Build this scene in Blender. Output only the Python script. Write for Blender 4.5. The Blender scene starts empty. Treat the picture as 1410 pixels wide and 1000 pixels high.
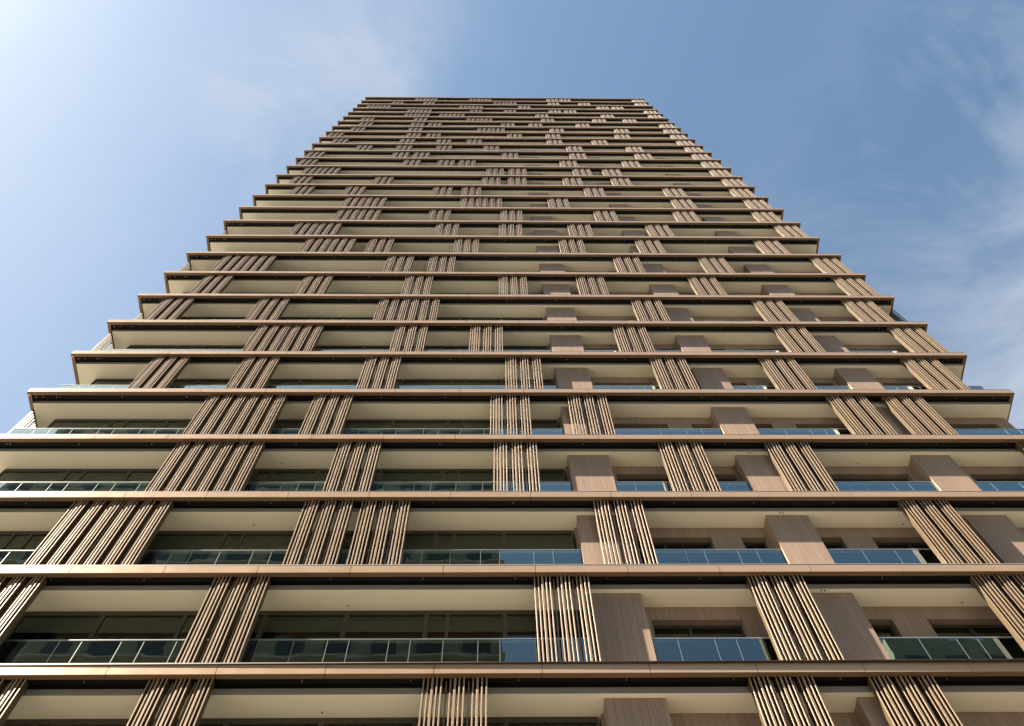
import bpy, bmesh, math, random
from mathutils import Vector, Matrix
random.seed(7)
S = bpy.context.scene
COL = S.collection

# ---------------------------------------------------------------- dimensions (metres)
D0 = 11.843                 # facade plane (fascia face) from the camera
XL, XR = -14.506, 16.298    # facade corners
YB = D0 + 24.0              # rear facade
CAM_Z = 1.6
H = 3.2                     # storey height
def zn(k):                  # underside of the fascia of band k
    return CAM_Z + 26.679 + H * k
K0, K1 = -8, 25
LIP = 0.115
SLOT = 0.295
SOFF = -0.215                # soffit level under the fascia underside
FLOOR = 0.33
GLZ = D0 + 0.82             # glazing plane of the left half
WAL = D0 + 0.765             # timber wall plane of the right half
PIE = D0 + 0.395             # front of the timber piers
RAIL = D0 + 0.45
PIERS = [(2.0, 3.14), (6.70, 7.74), (11.66, 12.72)]
SCREENS = {
    -4: [(-9.20,1), (-5.79,1), (-0.75,1), (5.29,1), (7.54,1)],
    -3: [(-10.28,1), (-5.47,1), (1.41,1), (6.06,1), (10.97,1)],
    -2: [(-9.19,2), (-4.13,1), (-2.72,1), (3.01,1), (10.66,1)],
    -1: [(-7.66,2), (-3.80,1), (0.53,1), (5.13,1), (8.14,1), (15.29,1)],
    0: [(-7.71,2), (-5.04,1), (0.42,1), (2.81,1), (10.92,1), (12.68,1)],
    1: [(-11.05,1), (-7.98,1), (-3.85,1), (0.90,1), (5.86,1), (9.62,1), (14.55,1)],
    2: [(-7.65,2), (-3.15,1), (-0.37,1), (4.95,1), (10.96,1), (15.33,1)],
    3: [(-12.78,1), (-8.95,1), (-3.50,2), (6.05,1), (10.99,1), (14.68,1)],
    4: [(-12.05,1), (-7.72,1), (-3.36,1), (0.70,1), (4.06,1), (8.96,1), (15.36,1)],
    5: [(-11.48,2), (-4.46,1), (-2.51,1), (6.04,1), (10.05,1), (15.36,1)],
    6: [(-8.21,2), (-5.70,1), (-1.48,1), (3.68,1), (7.51,1), (13.48,1)],
    7: [(-9.41,2), (-2.59,1), (0.72,1), (4.35,1), (8.48,1), (15.37,1)],
    8: [(-7.68,2), (-3.17,1), (0.81,1), (6.03,1), (10.49,1), (14.95,1)],
    9: [(-7.72,2), (-0.92,2), (3.61,1), (10.93,1), (15.28,1)],
    10: [(-11.94,1), (-8.77,1), (-3.36,1), (-1.57,1), (6.03,1), (10.97,1), (15.16,1)],
    11: [(-12.64,1), (-7.36,1), (-0.37,1), (1.32,1), (4.91,1), (8.07,1), (15.39,1)],
    12: [(-11.91,2), (-0.13,1), (1.41,1), (5.81,1), (7.83,1), (15.25,1)],
    13: [(-13.41,1), (-6.07,1), (-3.63,1), (-2.12,1), (5.11,1), (9.57,1), (15.31,1)],
    14: [(-13.47,1), (-7.16,1), (-5.62,1), (0.98,1), (6.04,1), (10.93,1), (15.24,1)],
    15: [(-10.29,1), (-7.20,1), (-4.11,1), (-0.44,1), (6.02,1), (10.69,1), (15.30,1)],
    16: [(-12.63,1), (-7.24,1), (-4.30,1), (-1.84,1), (4.66,1), (8.30,1), (15.23,1)],
    17: [(-13.50,1), (-6.99,1), (-5.32,1), (1.48,1), (4.71,1), (10.55,1), (15.27,1)],
    18: [(-12.09,1), (-7.10,1), (-0.54,2), (5.22,1), (10.88,1), (15.22,1)],
    19: [(-11.81,1), (-7.15,1), (-5.61,1), (0.98,1), (3.48,1), (7.75,1), (15.37,1)],
    20: [(-12.07,1), (-7.14,1), (-1.64,2), (4.74,1), (9.57,1), (12.43,1)],
    21: [(-7.71,2), (-4.35,2), (4.35,1), (10.70,1), (15.31,1)],
    22: [(-7.73,2), (-2.10,1), (1.29,1), (5.80,1), (7.31,1), (15.35,1)],
    23: [(-12.17,2), (-2.67,2), (2.82,1), (10.92,1), (12.42,1)],
    24: [(-10.51,1), (-7.19,1), (0.85,2), (5.99,1), (9.28,1), (15.30,1)],
    25: [(-7.72,2), (-1.84,2), (6.04,1), (7.43,1), (15.44,1)],
}

# ---------------------------------------------------------------- materials
def newmat(name):
    m = bpy.data.materials.new(name); m.use_nodes = True
    nt = m.node_tree; nt.nodes.clear()
    out = nt.nodes.new('ShaderNodeOutputMaterial')
    return m, nt, out
def N(nt, typ, **kw):
    n = nt.nodes.new(typ)
    for k, v in kw.items():
        if k == 'op': n.operation = v
        else: n.inputs[k].default_value = v
    return n
def principled(nt, out, col, rough, metal=0.0, spec=0.5):
    p = nt.nodes.new('ShaderNodeBsdfPrincipled')
    p.inputs['Base Color'].default_value = (*col, 1)
    p.inputs['Roughness'].default_value = rough
    p.inputs['Metallic'].default_value = metal
    p.inputs['Specular IOR Level'].default_value = spec
    nt.links.new(p.outputs[0], out.inputs[0])
    return p
def plain(name, col, rough=0.6, metal=0.0, spec=0.5, var=0.12, scale=1.3, bump=0.0):
    m, nt, out = newmat(name)
    p = principled(nt, out, col, rough, metal, spec)
    g = nt.nodes.new('ShaderNodeNewGeometry')
    n = N(nt, 'ShaderNodeTexNoise', Scale=scale, Detail=5.0, Roughness=0.6)
    nt.links.new(g.outputs['Position'], n.inputs['Vector'])
    mr = N(nt, 'ShaderNodeMapRange'); mr.inputs[3].default_value = 1 - var; mr.inputs[4].default_value = 1 + var
    mr.inputs[1].default_value = 0.3; mr.inputs[2].default_value = 0.7
    nt.links.new(n.outputs[0], mr.inputs[0])
    v = N(nt, 'ShaderNodeVectorMath', op='SCALE'); v.inputs[0].default_value = col
    nt.links.new(mr.outputs[0], v.inputs['Scale'])
    nt.links.new(v.outputs[0], p.inputs['Base Color'])
    if bump:
        b = N(nt, 'ShaderNodeBump', Strength=bump, Distance=0.01)
        nt.links.new(n.outputs[0], b.inputs['Height']); nt.links.new(b.outputs[0], p.inputs['Normal'])
    return m
def bronze(name, col, rough, metal, var, seg=2.01, off=0.86):
    """champagne anodised aluminium; every panel of the run a slightly different tone"""
    m, nt, out = newmat(name)
    p = principled(nt, out, col, rough, metal)
    g = nt.nodes.new('ShaderNodeNewGeometry')
    sp = nt.nodes.new('ShaderNodeSeparateXYZ'); nt.links.new(g.outputs['Position'], sp.inputs[0])
    a = N(nt, 'ShaderNodeMath', op='SUBTRACT'); nt.links.new(sp.outputs[0], a.inputs[0]); a.inputs[1].default_value = off
    d = N(nt, 'ShaderNodeMath', op='DIVIDE'); nt.links.new(a.outputs[0], d.inputs[0]); d.inputs[1].default_value = seg
    f = N(nt, 'ShaderNodeMath', op='FLOOR'); nt.links.new(d.outputs[0], f.inputs[0])
    zz = N(nt, 'ShaderNodeMath', op='DIVIDE'); nt.links.new(sp.outputs[2], zz.inputs[0]); zz.inputs[1].default_value = 3.2
    zf = N(nt, 'ShaderNodeMath', op='ROUND'); nt.links.new(zz.outputs[0], zf.inputs[0])
    cb = nt.nodes.new('ShaderNodeCombineXYZ'); nt.links.new(f.outputs[0], cb.inputs[0]); nt.links.new(zf.outputs[0], cb.inputs[1])
    w = nt.nodes.new('ShaderNodeTexWhiteNoise'); nt.links.new(cb.outputs[0], w.inputs[0])
    n = N(nt, 'ShaderNodeTexNoise', Scale=2.2, Detail=6.0, Roughness=0.65)
    nt.links.new(g.outputs['Position'], n.inputs['Vector'])
    s = N(nt, 'ShaderNodeMath', op='MULTIPLY_ADD'); nt.links.new(w.outputs[0], s.inputs[0]); s.inputs[1].default_value = var; s.inputs[2].default_value = 1 - var * 0.5
    s2 = N(nt, 'ShaderNodeMath', op='MULTIPLY_ADD'); nt.links.new(n.outputs[0], s2.inputs[0]); s2.inputs[1].default_value = 0.16; s2.inputs[2].default_value = -0.08
    s3 = N(nt, 'ShaderNodeMath', op='ADD'); nt.links.new(s.outputs[0], s3.inputs[0]); nt.links.new(s2.outputs[0], s3.inputs[1])
    v = N(nt, 'ShaderNodeVectorMath', op='SCALE'); v.inputs[0].default_value = col
    nt.links.new(s3.outputs[0], v.inputs['Scale']); nt.links.new(v.outputs[0], p.inputs['Base Color'])
    r = N(nt, 'ShaderNodeMath', op='MULTIPLY_ADD'); nt.links.new(n.outputs[0], r.inputs[0]); r.inputs[1].default_value = 0.2; r.inputs[2].default_value = rough - 0.1
    nt.links.new(r.outputs[0], p.inputs['Roughness'])
    return m
def timber(name, col, board=0.135):
    m, nt, out = newmat(name)
    p = principled(nt, out, col, 0.5, 0.0, 0.35)
    g = nt.nodes.new('ShaderNodeNewGeometry')
    sp = nt.nodes.new('ShaderNodeSeparateXYZ'); nt.links.new(g.outputs['Position'], sp.inputs[0])
    a = N(nt, 'ShaderNodeMath', op='ADD'); nt.links.new(sp.outputs[0], a.inputs[0]); nt.links.new(sp.outputs[1], a.inputs[1])
    d = N(nt, 'ShaderNodeMath', op='DIVIDE'); nt.links.new(a.outputs[0], d.inputs[0]); d.inputs[1].default_value = board
    fr = N(nt, 'ShaderNodeMath', op='FRACT'); nt.links.new(d.outputs[0], fr.inputs[0])
    fl = N(nt, 'ShaderNodeMath', op='FLOOR'); nt.links.new(d.outputs[0], fl.inputs[0])
    gr = N(nt, 'ShaderNodeMath', op='GREATER_THAN'); nt.links.new(fr.outputs[0], gr.inputs[0]); gr.inputs[1].default_value = 0.075
    w = nt.nodes.new('ShaderNodeTexWhiteNoise'); w.noise_dimensions = '1D'; nt.links.new(fl.outputs[0], w.inputs['W'])
    # fine reeds inside each board
    d2 = N(nt, 'ShaderNodeMath', op='MULTIPLY'); nt.links.new(fr.outputs[0], d2.inputs[0]); d2.inputs[1].default_value = 3.0
    f2 = N(nt, 'ShaderNodeMath', op='FRACT'); nt.links.new(d2.outputs[0], f2.inputs[0])
    g2 = N(nt, 'ShaderNodeMath', op='GREATER_THAN'); nt.links.new(f2.outputs[0], g2.inputs[0]); g2.inputs[1].default_value = 0.16
    m2 = N(nt, 'ShaderNodeMath', op='MULTIPLY_ADD'); nt.links.new(g2.outputs[0], m2.inputs[0]); m2.inputs[1].default_value = 0.2; m2.inputs[2].default_value = 0.8
    mp = nt.nodes.new('ShaderNodeMapping'); mp.inputs['Scale'].default_value = (38, 38, 1.1); nt.links.new(g.outputs['Position'], mp.inputs[0])
    n = N(nt, 'ShaderNodeTexNoise', Scale=1.0, Detail=4.0, Roughness=0.6); nt.links.new(mp.outputs[0], n.inputs['Vector'])
    t1 = N(nt, 'ShaderNodeMath', op='MULTIPLY_ADD'); nt.links.new(w.outputs[0], t1.inputs[0]); t1.inputs[1].default_value = 0.16; t1.inputs[2].default_value = 0.68
    t2 = N(nt, 'ShaderNodeMath', op='MULTIPLY_ADD'); nt.links.new(n.outputs[0], t2.inputs[0]); t2.inputs[1].default_value = 0.5; nt.links.new(t1.outputs[0], t2.inputs[2])
    gd = N(nt, 'ShaderNodeMath', op='MULTIPLY_ADD'); nt.links.new(gr.outputs[0], gd.inputs[0]); gd.inputs[1].default_value = 0.34; gd.inputs[2].default_value = 0.66
    t3 = N(nt, 'ShaderNodeMath', op='MULTIPLY'); nt.links.new(t2.outputs[0], t3.inputs[0]); nt.links.new(gd.outputs[0], t3.inputs[1])
    t4 = N(nt, 'ShaderNodeMath', op='MULTIPLY'); nt.links.new(t3.outputs[0], t4.inputs[0]); nt.links.new(m2.outputs[0], t4.inputs[1])
    v = N(nt, 'ShaderNodeVectorMath', op='SCALE'); v.inputs[0].default_value = col
    nt.links.new(t4.outputs[0], v.inputs['Scale']); nt.links.new(v.outputs[0], p.inputs['Base Color'])
    b = N(nt, 'ShaderNodeBump', Strength=0.5, Distance=0.006)
    nt.links.new(t4.outputs[0], b.inputs['Height']); nt.links.new(b.outputs[0], p.inputs['Normal'])
    return m
def glassmat(name, tint, ior, wav=0.0, boost=1.0):
    m, nt, out = newmat(name)
    tr = nt.nodes.new('ShaderNodeBsdfTransparent'); tr.inputs[0].default_value = (*tint, 1)
    gl = nt.nodes.new('ShaderNodeBsdfGlossy'); gl.inputs[0].default_value = (0.82, 0.98, 0.92, 1); gl.inputs['Roughness'].default_value = 0.0
    fr = N(nt, 'ShaderNodeFresnel', IOR=ior)
    mu = N(nt, 'ShaderNodeMath', op='MULTIPLY'); nt.links.new(fr.outputs[0], mu.inputs[0]); mu.inputs[1].default_value = boost; mu.use_clamp = True
    mx = nt.nodes.new('ShaderNodeMixShader')
    nt.links.new(mu.outputs[0], mx.inputs[0]); nt.links.new(tr.outputs[0], mx.inputs[1]); nt.links.new(gl.outputs[0], mx.inputs[2])
    nt.links.new(mx.outputs[0], out.inputs[0])
    if wav:
        g = nt.nodes.new('ShaderNodeNewGeometry')
        n = N(nt, 'ShaderNodeTexNoise', Scale=1.7, Detail=1.0); nt.links.new(g.outputs['Position'], n.inputs['Vector'])
        b = N(nt, 'ShaderNodeBump', Strength=wav, Distance=0.02); nt.links.new(n.outputs[0], b.inputs['Height'])
        nt.links.new(b.outputs[0], gl.inputs['Normal'])
    return m
M = {}
M['bronze'] = bronze('champagne_aluminium', (0.43, 0.292, 0.192), 0.35, 0.33, 0.07)
M['bronze_shade'] = bronze('bronze_shaded_underside', (0.21, 0.125, 0.068), 0.42, 0.2, 0.07)  # panel bronze darkened, painting in the shade under the lip
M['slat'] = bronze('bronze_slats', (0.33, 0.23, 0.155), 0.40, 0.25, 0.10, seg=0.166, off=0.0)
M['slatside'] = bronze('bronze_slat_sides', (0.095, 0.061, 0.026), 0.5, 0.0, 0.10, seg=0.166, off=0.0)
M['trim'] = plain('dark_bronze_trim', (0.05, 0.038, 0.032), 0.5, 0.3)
M['channel'] = plain('rail_channel', (0.42, 0.38, 0.34), 0.4, 0.5)
M['black'] = plain('black_recess', (0.003, 0.003, 0.0035), 0.6, 0.0, 0.3)
M['soffit'] = plain('cream_soffit', (0.86, 0.80, 0.655), 0.65, 0.0, 0.3, var=0.03, scale=0.6)
M['grey'] = plain('grey_slab_edge', (0.24, 0.225, 0.21), 0.55, 0.0, 0.3, var=0.04)
M['timber'] = timber('timber_cladding', (0.325, 0.23, 0.17), 0.15)
M['dframe'] = plain('window_frame_bronze', (0.075, 0.062, 0.045), 0.45, 0.4, var=0.05)
M['steel'] = plain('handrail_steel', (0.55, 0.56, 0.56), 0.3, 0.9, var=0.03)
M['glass'] = glassmat('balustrade_glass', (0.92, 0.97, 0.95), 1.5, 0.06, 3.6)
M['pane'] = glassmat('window_glass', (0.60, 0.64, 0.60), 1.55, 0.15, 1.35)
M['room'] = plain('room_wall', (0.32, 0.27, 0.20), 0.8)
M['ceil'] = plain('room_ceiling', (0.45, 0.42, 0.32), 0.8)
M['curtain'] = plain('curtain_linen', (0.45, 0.42, 0.36), 0.9)
M['blind'] = plain('roller_blind', (0.30, 0.30, 0.29), 0.9)
M['rust'] = plain('terracotta_lining', (0.60, 0.22, 0.09), 0.7)
M['deck'] = plain('balcony_deck', (0.06, 0.052, 0.045), 0.8)
M['paving'] = plain('stone_paving', (0.135, 0.12, 0.095), 0.8, var=0.15, scale=0.5, bump=0.2)
M['nbrick'] = plain('dark_brick', (0.22, 0.235, 0.18), 0.8, var=0.2)
M['nband'] = plain('concrete_band', (0.36, 0.36, 0.30), 0.8)
M['nglass'] = plain('far_window', (0.05, 0.06, 0.055), 0.45)

# ---------------------------------------------------------------- mesh helpers
class MB:
    def __init__(s): s.v = []; s.f = []; s.m = []
    def box(s, x0, y0, z0, x1, y1, z1, mi=0, skip=''):
        b = len(s.v)
        s.v += [(x0,y0,z0),(x1,y0,z0),(x1,y1,z0),(x0,y1,z0),(x0,y0,z1),(x1,y0,z1),(x1,y1,z1),(x0,y1,z1)]
        q = {'d':(0,3,2,1),'u':(4,5,6,7),'f':(0,1,5,4),'r':(1,2,6,5),'b':(2,3,7,6),'l':(3,0,4,7)}
        for k, t in q.items():
            if k not in skip: s.f.append(tuple(b+i for i in t)); s.m.append(mi)
    def prism(s, prof, z0, z1, mi=0):       # prof: ccw list of (x, y)
        b = len(s.v); n = len(prof)
        s.v += [(x,y,z0) for x,y in prof] + [(x,y,z1) for x,y in prof]
        s.f.append(tuple(b+i for i in reversed(range(n)))); s.f.append(tuple(b+n+i for i in range(n)))
        s.m += [mi, mi]
        for i in range(n):
            j = (i+1) % n; s.f.append((b+i, b+j, b+n+j, b+n+i)); s.m.append(mi)
    def xprism(s, prof, x0, x1, mi=0, y0=None, y1=None):   # prof: list of (y, z), extruded along x
        b = len(s.v); n = len(prof)
        s.v += [(x0,y,z) for y,z in prof] + [(x1,y,z) for y,z in prof]
        s.f.append(tuple(b+i for i in range(n))); s.f.append(tuple(b+n+i for i in reversed(range(n))))
        s.m += [mi, mi]
        for i in range(n):
            j = (i+1) % n; s.f.append((b+i, b+n+i, b+n+j, b+j)); s.m.append(mi)
    def yprism(s, prof, y0, y1, mi=0):      # prof: list of (x, z)
        b = len(s.v); n = len(prof)
        s.v += [(x,y0,z) for x,z in prof] + [(x,y1,z) for x,z in prof]
        s.f.append(tuple(b+i for i in reversed(range(n)))); s.f.append(tuple(b+n+i for i in range(n)))
        s.m += [mi, mi]
        for i in range(n):
            j = (i+1) % n; s.f.append((b+i, b+j, b+n+j, b+n+i)); s.m.append(mi)
    def mesh(s, name, mats):
        me = bpy.data.meshes.new(name); me.from_pydata(s.v, [], s.f)
        for k in mats: me.materials.append(M[k])
        for p, i in zip(me.polygons, s.m): p.material_index = i
        bm = bmesh.new(); bm.from_mesh(me); bmesh.ops.recalc_face_normals(bm, faces=bm.faces); bm.to_mesh(me); bm.free()
        return me
    def build(s, name, mats, parent=None, loc=(0,0,0)):
        return link(name, s.mesh(name, mats), parent, loc)
def link(name, me, parent=None, loc=(0,0,0), rz=0.0):
    o = bpy.data.objects.new(name, me); COL.objects.link(o); o.location = loc; o.rotation_euler = (0, 0, rz)
    if parent: o.parent = parent
    return o
def thing(name, label, cat, loc=(0,0,0), group=None):
    o = bpy.data.objects.new(name, None); COL.objects.link(o); o.location = loc
    o['label'] = label; o['category'] = cat
    if group: o['group'] = group
    return o

# ---------------------------------------------------------------- ground
g = MB(); g.box(-1500, -1500, -0.5, 1500, 1500, 0.0)
o = g.build('ground', ['paving']); o['kind'] = 'structure'

# ---------------------------------------------------------------- the tower
T = thing('apartment_tower', 'tall apartment tower of stacked bronze balcony bands with slatted screens, seen from its foot', 'tower')

def ring(mb, x0, y0, x1, y1, w, z0, z1, mi=0):
    """four butted bars round a rectangle, w wide inwards"""
    mb.box(x0, y0, z0, x1, y0+w, z1, mi)
    mb.box(x0, y1-w, z0, x1, y1, z1, mi)
    mb.box(x0, y0+w, z0, x0+w, y1-w, z1, mi)
    mb.box(x1-w, y0+w, z0, x1, y1-w, z1, mi)

GAP = 0.012
def splits(a, b, off, pitch):
    n0 = math.ceil((a + 0.25 - off) / pitch); c = [a]
    while off + n0*pitch < b - 0.25: c.append(off + n0*pitch); n0 += 1
    return c + [b]
# storeys: the slab of band k, its fascia and its recess share one mesh each (linked copies)
fb = MB()
ch = 0.004
LP = [(0, ch), (ch, 0), (LIP, 0), (LIP, 0.03), (0.03, 0.03), (0.03, 0.25), (ch, 0.25), (0, 0.25-ch)]
cs = splits(XL, XR, 0.86, 2.01)
for i in range(len(cs)-1):
    a = cs[i] + (GAP/2 if i else 0); b = cs[i+1] - (GAP/2 if i < len(cs)-2 else 0)
    fb.xprism([(D0+y, z) for y, z in LP], a, b)
    fb.xprism([(YB-y, z) for y, z in reversed(LP)], a, b)
cy = splits(D0+LIP, YB-LIP, D0+2.0, 2.01)
for i in range(len(cy)-1):
    a = cy[i] + GAP; b = cy[i+1] - GAP*0
    if i == len(cy)-2: b -= GAP
    fb.yprism([(XL+y, z) for y, z in LP], a, b)
    fb.yprism([(XR-y, z) for y, z in reversed(LP)], a, b)
# the returned underside of every fascia panel has its shade painted as darker bronze
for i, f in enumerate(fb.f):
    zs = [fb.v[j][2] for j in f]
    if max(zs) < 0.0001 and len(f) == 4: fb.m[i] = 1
fascia_me = fb.mesh('fascia_band', ['bronze', 'bronze_shade'])

tb = MB()
ring(tb, XL+0.004, D0+0.004, XR-0.004, YB-0.004, 0.20, 0.2502, 0.285)
trim_me = tb.mesh('edge_trim', ['trim'])
cb = MB()
ring(cb, XL+0.05, D0+0.05, XR-0.05, YB-0.05, 0.24, 0.2852, 0.375)
chan_me = cb.mesh('screen_track', ['channel'])
rb = MB()
ring(rb, XL+0.033, D0+0.033, XR-0.033, YB-0.033, SLOT-0.036, 0.06, 0.2498)
rb.box(XL+0.20, D0+SLOT-0.004, -0.05, XR-0.17, D0+SLOT-0.0005, 0.0595)
rec_me = rb.mesh('track_recess', ['black'])
bt = MB()                                                                # little steel bolts in the track
for x in [XL+0.22] + [XL+0.45+0.5*i for i in range(2)] + [XL+0.86+2.01*i for i in range(15)] + [XR-0.22, XR-0.62]:
    bt.prism([(x+0.014*math.cos(t*math.pi/4), D0+0.20+0.014*math.sin(t*math.pi/4)) for t in range(8)], 0.03, 0.06)
bolt_me = bt.mesh('track_bolt', ['steel'])
sb = MB()
# slab: soffit underside (0), grey outer edge (1), deck (2)
x0, y0, x1, y1 = XL+0.23, D0+SLOT, XR-0.18, YB-SLOT
sb.v = [(x0,y0,SOFF),(x1,y0,SOFF),(x1,y1,SOFF),(x0,y1,SOFF),(x0,y0,FLOOR),(x1,y0,FLOOR),(x1,y1,FLOOR),(x0,y1,FLOOR)]
sb.f = [(0,3,2,1),(4,5,6,7),(0,1,5,4),(1,2,6,5),(2,3,7,6),(3,0,4,7)]; sb.m = [0,2,1,1,1,1]
slab_me = sb.mesh('balcony_slab', ['soffit', 'grey', 'deck'])

# balustrade: top rail + clamps; glass as a child
hm = MB(); glasses = []
RX0, RX1 = -14.2, 16.08; RZ = 1.52
RUNS = [[RX0, -13.54, -13.09, -12.45, -11.66, -11.23, -10.45, -10.0, -9.35, -8.72, -8.28, -7.49, -7.04, -6.39, -5.63, -5.20, -4.75,
         -4.05, -3.38, -2.95, -2.15, -1.72, -1.06, -0.36, 0.08, 0.87, 1.32, 1.97],
        [3.17, 3.67, 4.42, 4.86, 5.65, 6.09, 6.67], [7.77, 8.58, 9.35, 9.78, 10.55, 10.98, 11.63],
        [12.75, 13.2, 13.97, 14.4, 15.2, 15.63, RX1]]
for run in RUNS:
    gm = MB(); glasses.append(gm)
    for i in range(len(run)-1):
        gm.box(run[i]+0.008, RAIL, FLOOR+0.03, run[i+1]-0.008, RAIL+0.017, RZ-0.006)
    for x in run[1:-1]:
        hm.box(x-0.007, RAIL-0.002, FLOOR, x+0.007, RAIL+0.035, RZ-0.001)
    hm.box(run[0], RAIL-0.012, RZ, run[-1], RAIL+0.03, RZ+0.026)
for sx, gm in ((RX0, glasses[0]), (RX1-0.02, glasses[-1])):
    gm.box(sx, RAIL+0.032, FLOOR+0.03, sx+0.017, WAL-0.01, RZ-0.006)
    hm.box(sx, RAIL+0.0305, RZ, sx+0.02, WAL-0.01, RZ+0.026)
rail_me = hm.mesh('balustrade', ['steel']); bglass = [g_.mesh('glass_panel', ['glass']) for g_ in glasses]
farrail = MB(); farglass = MB()
def bake(dst, me, dz):
    b = len(dst.v); dst.v += [(v.co.x, v.co.y, v.co.z+dz) for v in me.vertices]
    for p in me.polygons: dst.f.append(tuple(b+i for i in p.vertices)); dst.m.append(0)

for k in range(K0, K1+1):
    z = zn(k)
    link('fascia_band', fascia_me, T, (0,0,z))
    link('edge_trim', trim_me, T, (0,0,z))
    link('screen_track', chan_me, T, (0,0,z))
    r = link('track_recess', rec_me, T, (0,0,z))
    if -5 < k < 8: link('track_bolt', bolt_me, r)
    link('balcony_slab', slab_me, T, (0,0,z))
    if -6 < k < 7:
        r = link('balustrade', rail_me, T, (0,0,z))
        for g_ in bglass: link('glass_panel', g_, r)
    elif k < K1:
        bake(farrail, rail_me, z)
        for g_ in bglass: bake(farglass, g_, z)
r = farrail.build('balustrade_row', ['steel'], T); r['kind'] = 'stuff'
r = farglass.build('glass_panel', ['glass'], r); r['kind'] = 'stuff'
# the lowest visible band carries an added tapering ledge, shaped to shade its face
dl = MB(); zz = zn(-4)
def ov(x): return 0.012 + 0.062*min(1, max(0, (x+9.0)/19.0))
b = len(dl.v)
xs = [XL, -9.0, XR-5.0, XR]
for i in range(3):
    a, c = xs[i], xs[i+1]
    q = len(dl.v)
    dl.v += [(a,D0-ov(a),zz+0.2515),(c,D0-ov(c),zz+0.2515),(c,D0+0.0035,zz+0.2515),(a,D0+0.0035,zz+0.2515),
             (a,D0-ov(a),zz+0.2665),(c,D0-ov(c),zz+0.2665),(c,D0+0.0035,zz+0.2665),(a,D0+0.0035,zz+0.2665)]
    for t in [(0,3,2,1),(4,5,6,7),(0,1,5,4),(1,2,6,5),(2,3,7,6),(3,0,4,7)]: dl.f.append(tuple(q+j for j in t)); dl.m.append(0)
dl.build('shade_ledge', ['trim'], T)

# ---------------------------------------------------------------- slatted screens
ZT = H - 0.008      # just under the fascia above (z measured from band k-1)
ZB = 0.376
def screen_mesh(mb, ox=0.0, oy=D0, oz=0.0, rot=0):
    W = 1.19; p = (W - 0.03) / 14.0
    kinds = ['A0','B','C','D','E','A','B','C','D','E','A','B','C','D','E']
    kinds = ['B','B','C','D','D'] + ['A','B','C','D','D']*2
    spec = {'A': (0.17, 0.022), 'B': (0.108, 0.025), 'C': (0.088, 0.041), 'D': (0.074, 0.026)}
    def put(xa, ya, xb, yb, z0, z1, c=0.0012):
        if c: prof = [(xa+c, ya), (xb-c, ya), (xb, ya+c), (xb, yb), (xa, yb), (xa, ya+c)]
        else: prof = [(xa, ya), (xb, ya), (xb, yb), (xa, yb)]
        if rot == 1: prof = [(ox + y, oy - x) for x, y in prof]      # left flank, outwards = -x
        elif rot == 2: prof = [(ox - y, oy + x) for x, y in prof]    # right flank, outwards = +x
        else: prof = [(ox + x, oy + y) for x, y in prof]
        mb.prism(prof, oz+z0, oz+z1)
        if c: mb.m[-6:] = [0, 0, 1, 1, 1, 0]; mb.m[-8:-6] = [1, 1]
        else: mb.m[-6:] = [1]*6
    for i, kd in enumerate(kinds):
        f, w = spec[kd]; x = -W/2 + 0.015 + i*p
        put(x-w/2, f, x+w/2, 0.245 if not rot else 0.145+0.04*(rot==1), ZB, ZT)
    for za in ((3.05, 0.46) if not rot else ()):
        put(-W/2+0.002, 0.2455, W/2-0.002, 0.258, za, za+0.045, 0)
    return mb
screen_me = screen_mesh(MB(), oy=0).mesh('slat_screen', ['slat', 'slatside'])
allscr = []
for k, L in SCREENS.items():
    for x, n in L:
        if n == 1: allscr.append((k, x))
        else: allscr += [(k, x-0.61), (k, x+0.61)]
# a few more below the frame
for k, L in {-5: (-8.4, -2.6, 1.1, 5.4, 9.9, 14.4), -6: (-11.2, -4.4, 3.7, 8.9, 13.2), -7: (-9.6, -1.2, 5.1, 10.4)}.items():
    allscr += [(k, x) for x in L]
allscr.sort(key=lambda t: (zn(t[0]) + abs(t[1])*0.4))
vis = [t for t in allscr if t[0] >= -4]; low = [t for t in allscr if t[0] < -4]
for k, x in vis[:100]:
    link('slat_screen', screen_me, T, (x, D0, zn(k-1)))
rest = MB()
for k, x in vis[100:] + low: screen_mesh(rest, ox=x, oz=zn(k-1))
side = [(1,0,1.2),(1,0,2.4),(1,2,1.0),(1,3,1.3),(1,5,1.0),(1,7,1.1),(1,-2,4.0),(1,10,2.6),(1,13,5.0),(1,-3,7.0),(1,1,9.0),(1,4,7.5),(2,3,1.0),(2,3,2.2),(2,-1,4.5),(2,6,3.5),(2,8,6.0),(2,11,5.0),(2,15,4.0),(2,-3,8.0),(2,0,11.0)]
for sd, k, d in side:
    screen_mesh(rest, ox=(XL if sd == 1 else XR), oy=D0+d, oz=zn(k-1), rot=sd)
o = rest.build('slat_screens_far', ['slat', 'slatside'], T); o.name = 'slat_screen_row'; o['kind'] = 'stuff'

# ---------------------------------------------------------------- timber piers
PH = H + SOFF - FLOOR
for k in range(-7, K1+1):
    for a, c in PIERS:
        if k > 25: continue
        m = MB()
        m.box(a, PIE, zn(k-1)+FLOOR, c, WAL-0.001, zn(k)+SOFF-0.012)
        if k >= -4: m.build('timber_pier', ['timber'], T)
        else: m.build('timber_pier', ['timber'], T)

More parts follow.
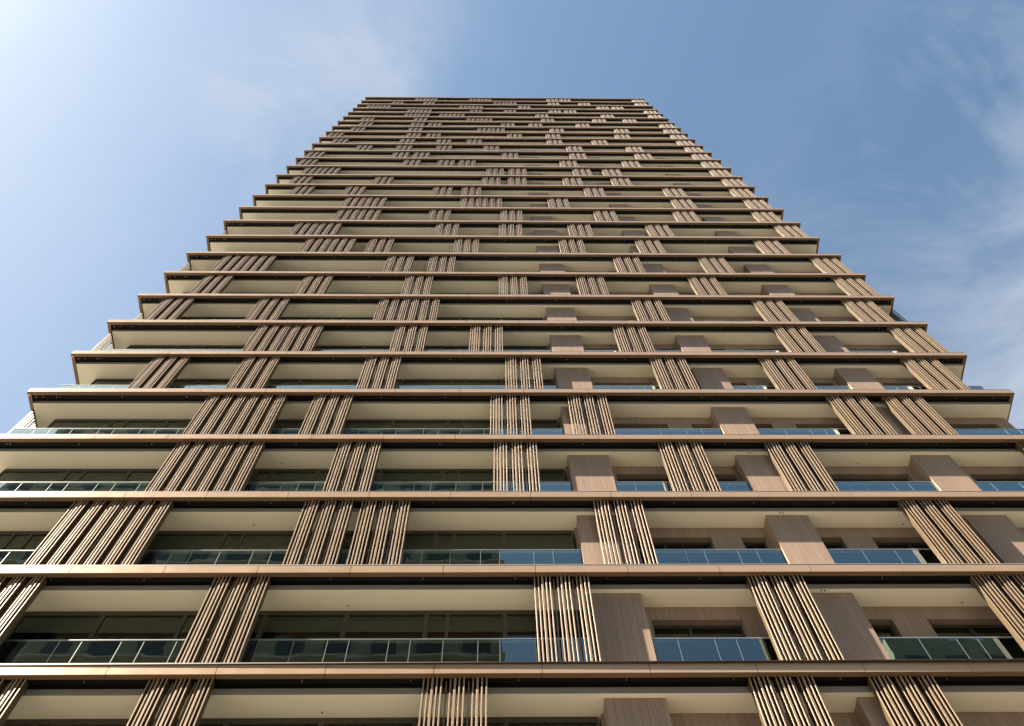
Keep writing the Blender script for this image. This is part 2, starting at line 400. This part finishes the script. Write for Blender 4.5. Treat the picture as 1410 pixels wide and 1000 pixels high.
# ---------------------------------------------------------------- timber wall of the right half, with openings
OPEN = [(3.32, 5.28), (6.02, 6.64), (7.98, 8.50), (9.25, 11.48), (13.2, 15.55)]
HEAD = 2.55         # underside of the opening head above band k-1 ... measured from the fascia underside
wm = MB()
z0, z1, zh = FLOOR, H+SOFF, HEAD
xs = [1.955]
for a, c in OPEN:
    wm.box(xs[-1], WAL, z0, a, WAL+0.26, z1)
    wm.box(a, WAL+0.0025, zh, c, WAL+0.26, z1-0.0005)
    xs.append(c)
wm.prism([(xs[-1], WAL), (XR-0.30, WAL), (XR-0.19, WAL+0.11), (XR-0.19, WAL+0.26), (xs[-1], WAL+0.26)], z0, z1)
# return of the wall along the right flank
wm.box(XR-0.39, WAL+0.2605, z0, XR-0.19, WAL+5.0, z1)
wall_me = wm.mesh('timber_wall', ['timber'])
# windows of the right half: frame + pane
def window(x0, x1, y, z0, z1, mull, depth=0.07, fw=0.055):
    f = MB(); p = MB()
    f.box(x0, y, z0, x0+fw, y+depth, z1); f.box(x1-fw, y, z0, x1, y+depth, z1)
    f.box(x0+fw, y, z1-fw*1.3, x1-fw, y+depth, z1); f.box(x0+fw, y, z0, x1-fw, y+depth, z0+fw)
    c = [x0+fw] + list(mull) + [x1-fw]
    for m_ in mull: f.box(m_-0.03, y+0.002, z0+fw, m_+0.03, y+depth-0.002, z1-fw*1.3)
    for i in range(len(c)-1):
        a = c[i] + (0.03 if i else 0); b_ = c[i+1] - (0.03 if i < len(c)-2 else 0)
        p.box(a, y+0.03, z0+fw, b_, y+0.05, z1-fw*1.3)
    return f, p
BAYS = [-13.68, -11.85, -10.16, -8.42, -6.67, -4.95, -3.21, -1.49, 0.19, 1.90]
wins = []
for a, c in OPEN:
    mu = [a + (c-a)*0.42] if c-a > 1 else []
    f, p = window(a+0.002, c-0.002, WAL+0.16, FLOOR+0.002, HEAD-0.002, mu)
    wins.append((f.mesh('window', ['dframe']), p.mesh('pane', ['pane'])))
for i in range(len(BAYS)-1):
    a, c = BAYS[i], BAYS[i+1]
    mu = [] if i % 3 != 1 else [a+0.45]
    f, p = window(a+0.001, c-0.001, GLZ, FLOOR+0.002, H+SOFF-0.10, mu, 0.10, 0.045)
    # head casing above the sash
    f.box(a+0.001, GLZ+0.015, H+SOFF-0.0995, c-0.001, GLZ+0.1, H+SOFF-0.002)
    wins.append((f.mesh('window', ['dframe']), p.mesh('pane', ['pane'])))
far = MB(); farp = MB()
for k in range(-7, K1+1):
    z = zn(k-1)
    link('timber_wall', wall_me, T, (0,0,z))
    for wf, wp in wins:
        if -4 <= k <= 2:
            o = link('window', wf, T, (0,0,z)); link('pane', wp, o)
        else:
            bake(far, wf, z); bake(farp, wp, z)
# flanks: glazing bays
for k in range(-7, K1+1):
    z = zn(k-1)
    for X, s in ((XL+0.82, 1), (XR-0.22, -1)):
        yy = GLZ+0.1 if s == 1 else WAL+5.05
        while yy < YB-2.0:
            xa, xb = sorted((X, X+0.08*s))
            far.box(xa, yy, z+FLOOR+0.001, xb, yy+0.06, z+H+SOFF-0.002)
            farp.box(min(X+0.03*s, X+0.05*s), yy+0.0605, z+FLOOR+0.05, max(X+0.03*s, X+0.05*s), yy+1.66, z+H+SOFF-0.06)
            yy += 1.70
o = far.build('window_bays', ['dframe'], T); o['kind'] = 'stuff'
op = farp.build('pane', ['pane'], o); op['kind'] = 'stuff'

# ---------------------------------------------------------------- rooms behind the glass
rm = MB()
rm.box(XL+1.4, D0+4.6, 0, XR-1.4, YB-1.2, 1.0, 0)
core = MB(); core.box(XL+3.6, D0+4.4, 0.2, XR-3.6, YB-1.0, zn(K1)+0.2)
core.build('inner_core', ['room'], T)
rooms = []
for var in range(4):
    rnd = random.Random(40+var); pm = MB()
    for x in (-13.1, -8.42, -3.21, 1.93, 6.3, 8.9, 12.2):
        pm.box(x-0.05, GLZ+0.40, FLOOR, x+0.05, D0+4.398, H+SOFF-0.2505)
    pm.box(XL+1.2, GLZ+0.12, H+SOFF-0.25, XR-1.4, D0+4.398, H+SOFF-0.22, 1)
    for i in range(len(BAYS)-1):
        if rnd.random() < 0.6:                      # terracotta ceiling baffles
            a, c = BAYS[i]+0.12, BAYS[i+1]-0.12
            for d in (0.16, 0.62, 1.1): pm.box(a, GLZ+d, H+SOFF-0.33, c, GLZ+d+0.2, H+SOFF-0.251, 2)
        if rnd.random() < 0.45:                     # gathered curtain beside a mullion
            x = BAYS[i]+0.1 if rnd.random() < 0.5 else BAYS[i+1]-0.55
            n = 12; w = rnd.uniform(0.25, 0.5)
            q = len(pm.v); 
            for j in range(n+1):
                xx = x + w*j/n; yy = GLZ+0.24+0.035*math.sin(j*2.1)
                pm.v += [(xx, yy+0.16, FLOOR+0.02), (xx, yy+0.16, H+SOFF-0.26)]
            for j in range(n): pm.f.append((q+2*j, q+2*j+2, q+2*j+3, q+2*j+1)); pm.m.append(3)
    for a, c in OPEN:
        if rnd.random() < 0.5:                      # roller blind partly down
            pm.box(a+0.06, GLZ+0.30, 2.55-rnd.uniform(0.3, 1.1), a+(c-a)*(0.42 if c-a > 1 else 1)-0.04, GLZ+0.306, 2.6, 4)
    rooms.append(pm.mesh('room_lining', ['room', 'ceil', 'rust', 'curtain', 'blind']))
rs = random.Random(3)
for k in range(-7, K1+1): link('room_lining', rooms[(k+7+rs.randint(0,1)) % 4], T, (0,0,zn(k-1)))
# small ceiling fittings on the balcony soffits
sm = MB()
for x, d in [(-6.0,0.66),(-3.21,0.70),(7.05,0.33),(7.13,0.33),(10.2,0.66)]:
    sm.prism([(x+0.016*math.cos(t*math.pi/5), D0+d+0.016*math.sin(t*math.pi/5)) for t in range(10)], SOFF-0.018, SOFF-0.0005)
fit_me = sm.mesh('ceiling_fitting', ['dframe'])
for k in range(-7, 0): link('ceiling_fitting', fit_me, T, (0,0,zn(k)))
# ground storey and roof
b = MB(); b.box(XL+1.2, D0+1.2, 0, XR-1.2, YB-1.2, zn(K0)+SOFF-0.002); b.build('lobby_wall', ['timber'], T)
b = MB()
b.box(XL+4, D0+5, zn(K1)+FLOOR+0.001, XR-4, YB-5, zn(K1)+3.0); b.build('roof_plant_room', ['grey'], T)

# ---------------------------------------------------------------- the block across the street, which the panes mirror
def block(label, NX0, NX1, NY0, NY1, NZ):
    Nb = thing('apartment_block', label, 'building', (0,0,0))
    b = MB(); b.box(NX0, NY0, 0, NX1, NY1, NZ); b.build('wall', ['nbrick'], Nb)
    b = MB(); w = MB()
    for i in range(int((NZ-3)/3.1)):
        z = 3.1*i + 3.0
        b.box(NX0-0.3, NY1+0.001, z, NX1+0.3, NY1+0.45, z+0.28)
        xx = NX0 + 0.9
        while xx < NX1-2.5:
            w.box(xx, NY1+0.001, z+0.9, xx+2.1, NY1+0.03, z+2.6); xx += 3.58
    b.build('floor_band', ['nband'], Nb); o = w.build('window_rows', ['nglass'], Nb); o['kind'] = 'stuff'
block('dark brick apartment tower across the street, mirrored in the glass at the left', -50.0, 0.4, -46.0, -23.0, 104.0)
block('lower dark brick block across the street, mirrored in the glass at the far right', 35.0, 95.0, -60.0, -30.0, 70.0)

# ---------------------------------------------------------------- light, sky
EL = math.radians(48.3); AZ = math.radians(72.2)     # azimuth from the facade normal (-Y) towards -X
sd = Vector((-math.sin(AZ)*math.cos(EL), -math.cos(AZ)*math.cos(EL), math.sin(EL)))
sl = bpy.data.lights.new('sun', 'SUN'); sl.energy = 5.0; sl.angle = math.radians(0.53); sl.color = (1.0, 0.89, 0.74)
so = bpy.data.objects.new('sun', sl); COL.objects.link(so); so.rotation_euler = sd.to_track_quat('Z', 'Y').to_euler()
so.location = sd * 300
wd = bpy.data.worlds.new('World'); S.world = wd; wd.use_nodes = True
nt = wd.node_tree; nt.nodes.clear()
out = nt.nodes.new('ShaderNodeOutputWorld'); bg = nt.nodes.new('ShaderNodeBackground'); bg.inputs[1].default_value = 0.05
sky = nt.nodes.new('ShaderNodeTexSky'); sky.sky_type = 'NISHITA'; sky.sun_disc = False
sky.sun_elevation = EL; sky.sun_rotation = math.atan2(sd.x, sd.y)
sky.air_density = 1.0; sky.dust_density = 1.0; sky.ozone_density = 1.0; sky.altitude = 0
tc = nt.nodes.new('ShaderNodeTexCoord'); sp = nt.nodes.new('ShaderNodeSeparateXYZ'); nt.links.new(tc.outputs['Generated'], sp.inputs[0])
zc = N(nt, 'ShaderNodeMath', op='MAXIMUM'); nt.links.new(sp.outputs[2], zc.inputs[0]); zc.inputs[1].default_value = 0.06
dx = N(nt, 'ShaderNodeMath', op='DIVIDE'); nt.links.new(sp.outputs[0], dx.inputs[0]); nt.links.new(zc.outputs[0], dx.inputs[1])
dy = N(nt, 'ShaderNodeMath', op='DIVIDE'); nt.links.new(sp.outputs[1], dy.inputs[0]); nt.links.new(zc.outputs[0], dy.inputs[1])
cm = nt.nodes.new('ShaderNodeCombineXYZ'); nt.links.new(dx.outputs[0], cm.inputs[0]); nt.links.new(dy.outputs[0], cm.inputs[1])
mp = nt.nodes.new('ShaderNodeMapping'); mp.inputs['Location'].default_value = (3.1, 1.7, 0); mp.inputs['Rotation'].default_value = (0,0,0.5); mp.inputs['Scale'].default_value = (1.0, 1.6, 1)
nt.links.new(cm.outputs[0], mp.inputs[0])
n1 = N(nt, 'ShaderNodeTexNoise', Scale=3.2, Detail=9.0, Roughness=0.58, Distortion=0.5); nt.links.new(mp.outputs[0], n1.inputs['Vector'])
# broad veil: thin haze low on the right and thicker to the left
n2 = N(nt, 'ShaderNodeTexNoise', Scale=0.9, Detail=2.0); nt.links.new(mp.outputs[0], n2.inputs['Vector'])
VEIL = nt
m1 = N(nt, 'ShaderNodeMapRange'); m1.inputs[1].default_value = 0.42; m1.inputs[2].default_value = 0.75; m1.inputs[3].default_value = 0.0; m1.inputs[4].default_value = 1.0
nt.links.new(n1.outputs[0], m1.inputs[0])
# density bank of the thin cloud: a function of the direction in the cloud plane
def gauss(cx, cy, r, amp):
    v = nt.nodes.new('ShaderNodeVectorMath'); v.operation = 'DISTANCE'; nt.links.new(cm.outputs[0], v.inputs[0]); v.inputs[1].default_value = (cx, cy, 0)
    m = N(nt, 'ShaderNodeMapRange'); m.interpolation_type = 'SMOOTHSTEP'
    m.inputs[1].default_value = 0.0; m.inputs[2].default_value = r; m.inputs[3].default_value = amp; m.inputs[4].default_value = 0.0
    nt.links.new(v.outputs['Value'], m.inputs[0]); return m.outputs[0]
def add(a, b):
    s = N(nt, 'ShaderNodeMath', op='ADD'); nt.links.new(a, s.inputs[0]); nt.links.new(b, s.inputs[1]); return s.outputs[0]
def mul(a, b):
    s = N(nt, 'ShaderNodeMath', op='MULTIPLY'); nt.links.new(a, s.inputs[0])
    if isinstance(b, float): s.inputs[1].default_value = b
    else: nt.links.new(b, s.inputs[1])
    return s.outputs[0]
bank = add(gauss(0.56, 0.32, 0.42, 0.85), gauss(-0.235, 0.13, 0.17, 0.80))
bank = add(bank, gauss(-0.11, 0.07, 0.14, 0.75))
bank = add(bank, gauss(0.50, 0.06, 0.20, 0.55))
bank = add(bank, gauss(-0.45, 0.2, 0.35, 0.25))
wis = mul(bank, m1.outputs[0])
haze = add(gauss(-1.1, 0.1, 1.2, 0.42), gauss(0.85, 0.50, 0.55, 0.55))
tot = add(wis, haze); tot_n = nt.nodes.new('ShaderNodeClamp'); nt.links.new(tot, tot_n.inputs[0]); tot_n.inputs[2].default_value = 0.9
mx = nt.nodes.new('ShaderNodeMix'); mx.data_type = 'RGBA'
nt.links.new(tot_n.outputs[0], mx.inputs[0]); nt.links.new(sky.outputs[0], mx.inputs[6]); mx.inputs[7].default_value = (3.15, 3.2, 3.95, 1)
tv = nt.nodes.new('ShaderNodeVectorMath'); tv.operation = 'MULTIPLY'; tv.inputs[1].default_value = (0.93, 1.0, 0.93)
nt.links.new(mx.outputs[2], tv.inputs[0]); nt.links.new(tv.outputs[0], bg.inputs[0]); nt.links.new(bg.outputs[0], out.inputs[0])

# ---------------------------------------------------------------- camera
cam = bpy.data.cameras.new('camera'); cam.sensor_width = 36.0; cam.lens = 1289.2/1410*36; cam.clip_end = 5000; cam.clip_start = 0.1
co = bpy.data.objects.new('camera', cam); COL.objects.link(co)
R_ = Vector((0.99986, -0.007938, -0.014701)); U_ = Vector((-0.001811, -0.92621, 0.377005)); F_ = Vector((0.016609, 0.376926, 0.926095))
F_.normalize(); R_ = (R_ - F_*R_.dot(F_)).normalized(); U_ = R_.cross(F_)
co.matrix_world = Matrix(((R_.x, U_.x, -F_.x, 0), (R_.y, U_.y, -F_.y, 0), (R_.z, U_.z, -F_.z, CAM_Z), (0,0,0,1)))
S.camera = co
S.render.engine = 'CYCLES'
S.cycles.max_bounces = 8; S.cycles.transparent_max_bounces = 24; S.cycles.sample_clamp_indirect = 6
S.view_settings.view_transform = 'Standard'; S.view_settings.look = 'None'; S.view_settings.gamma = 1
S.view_settings.exposure = 2.2
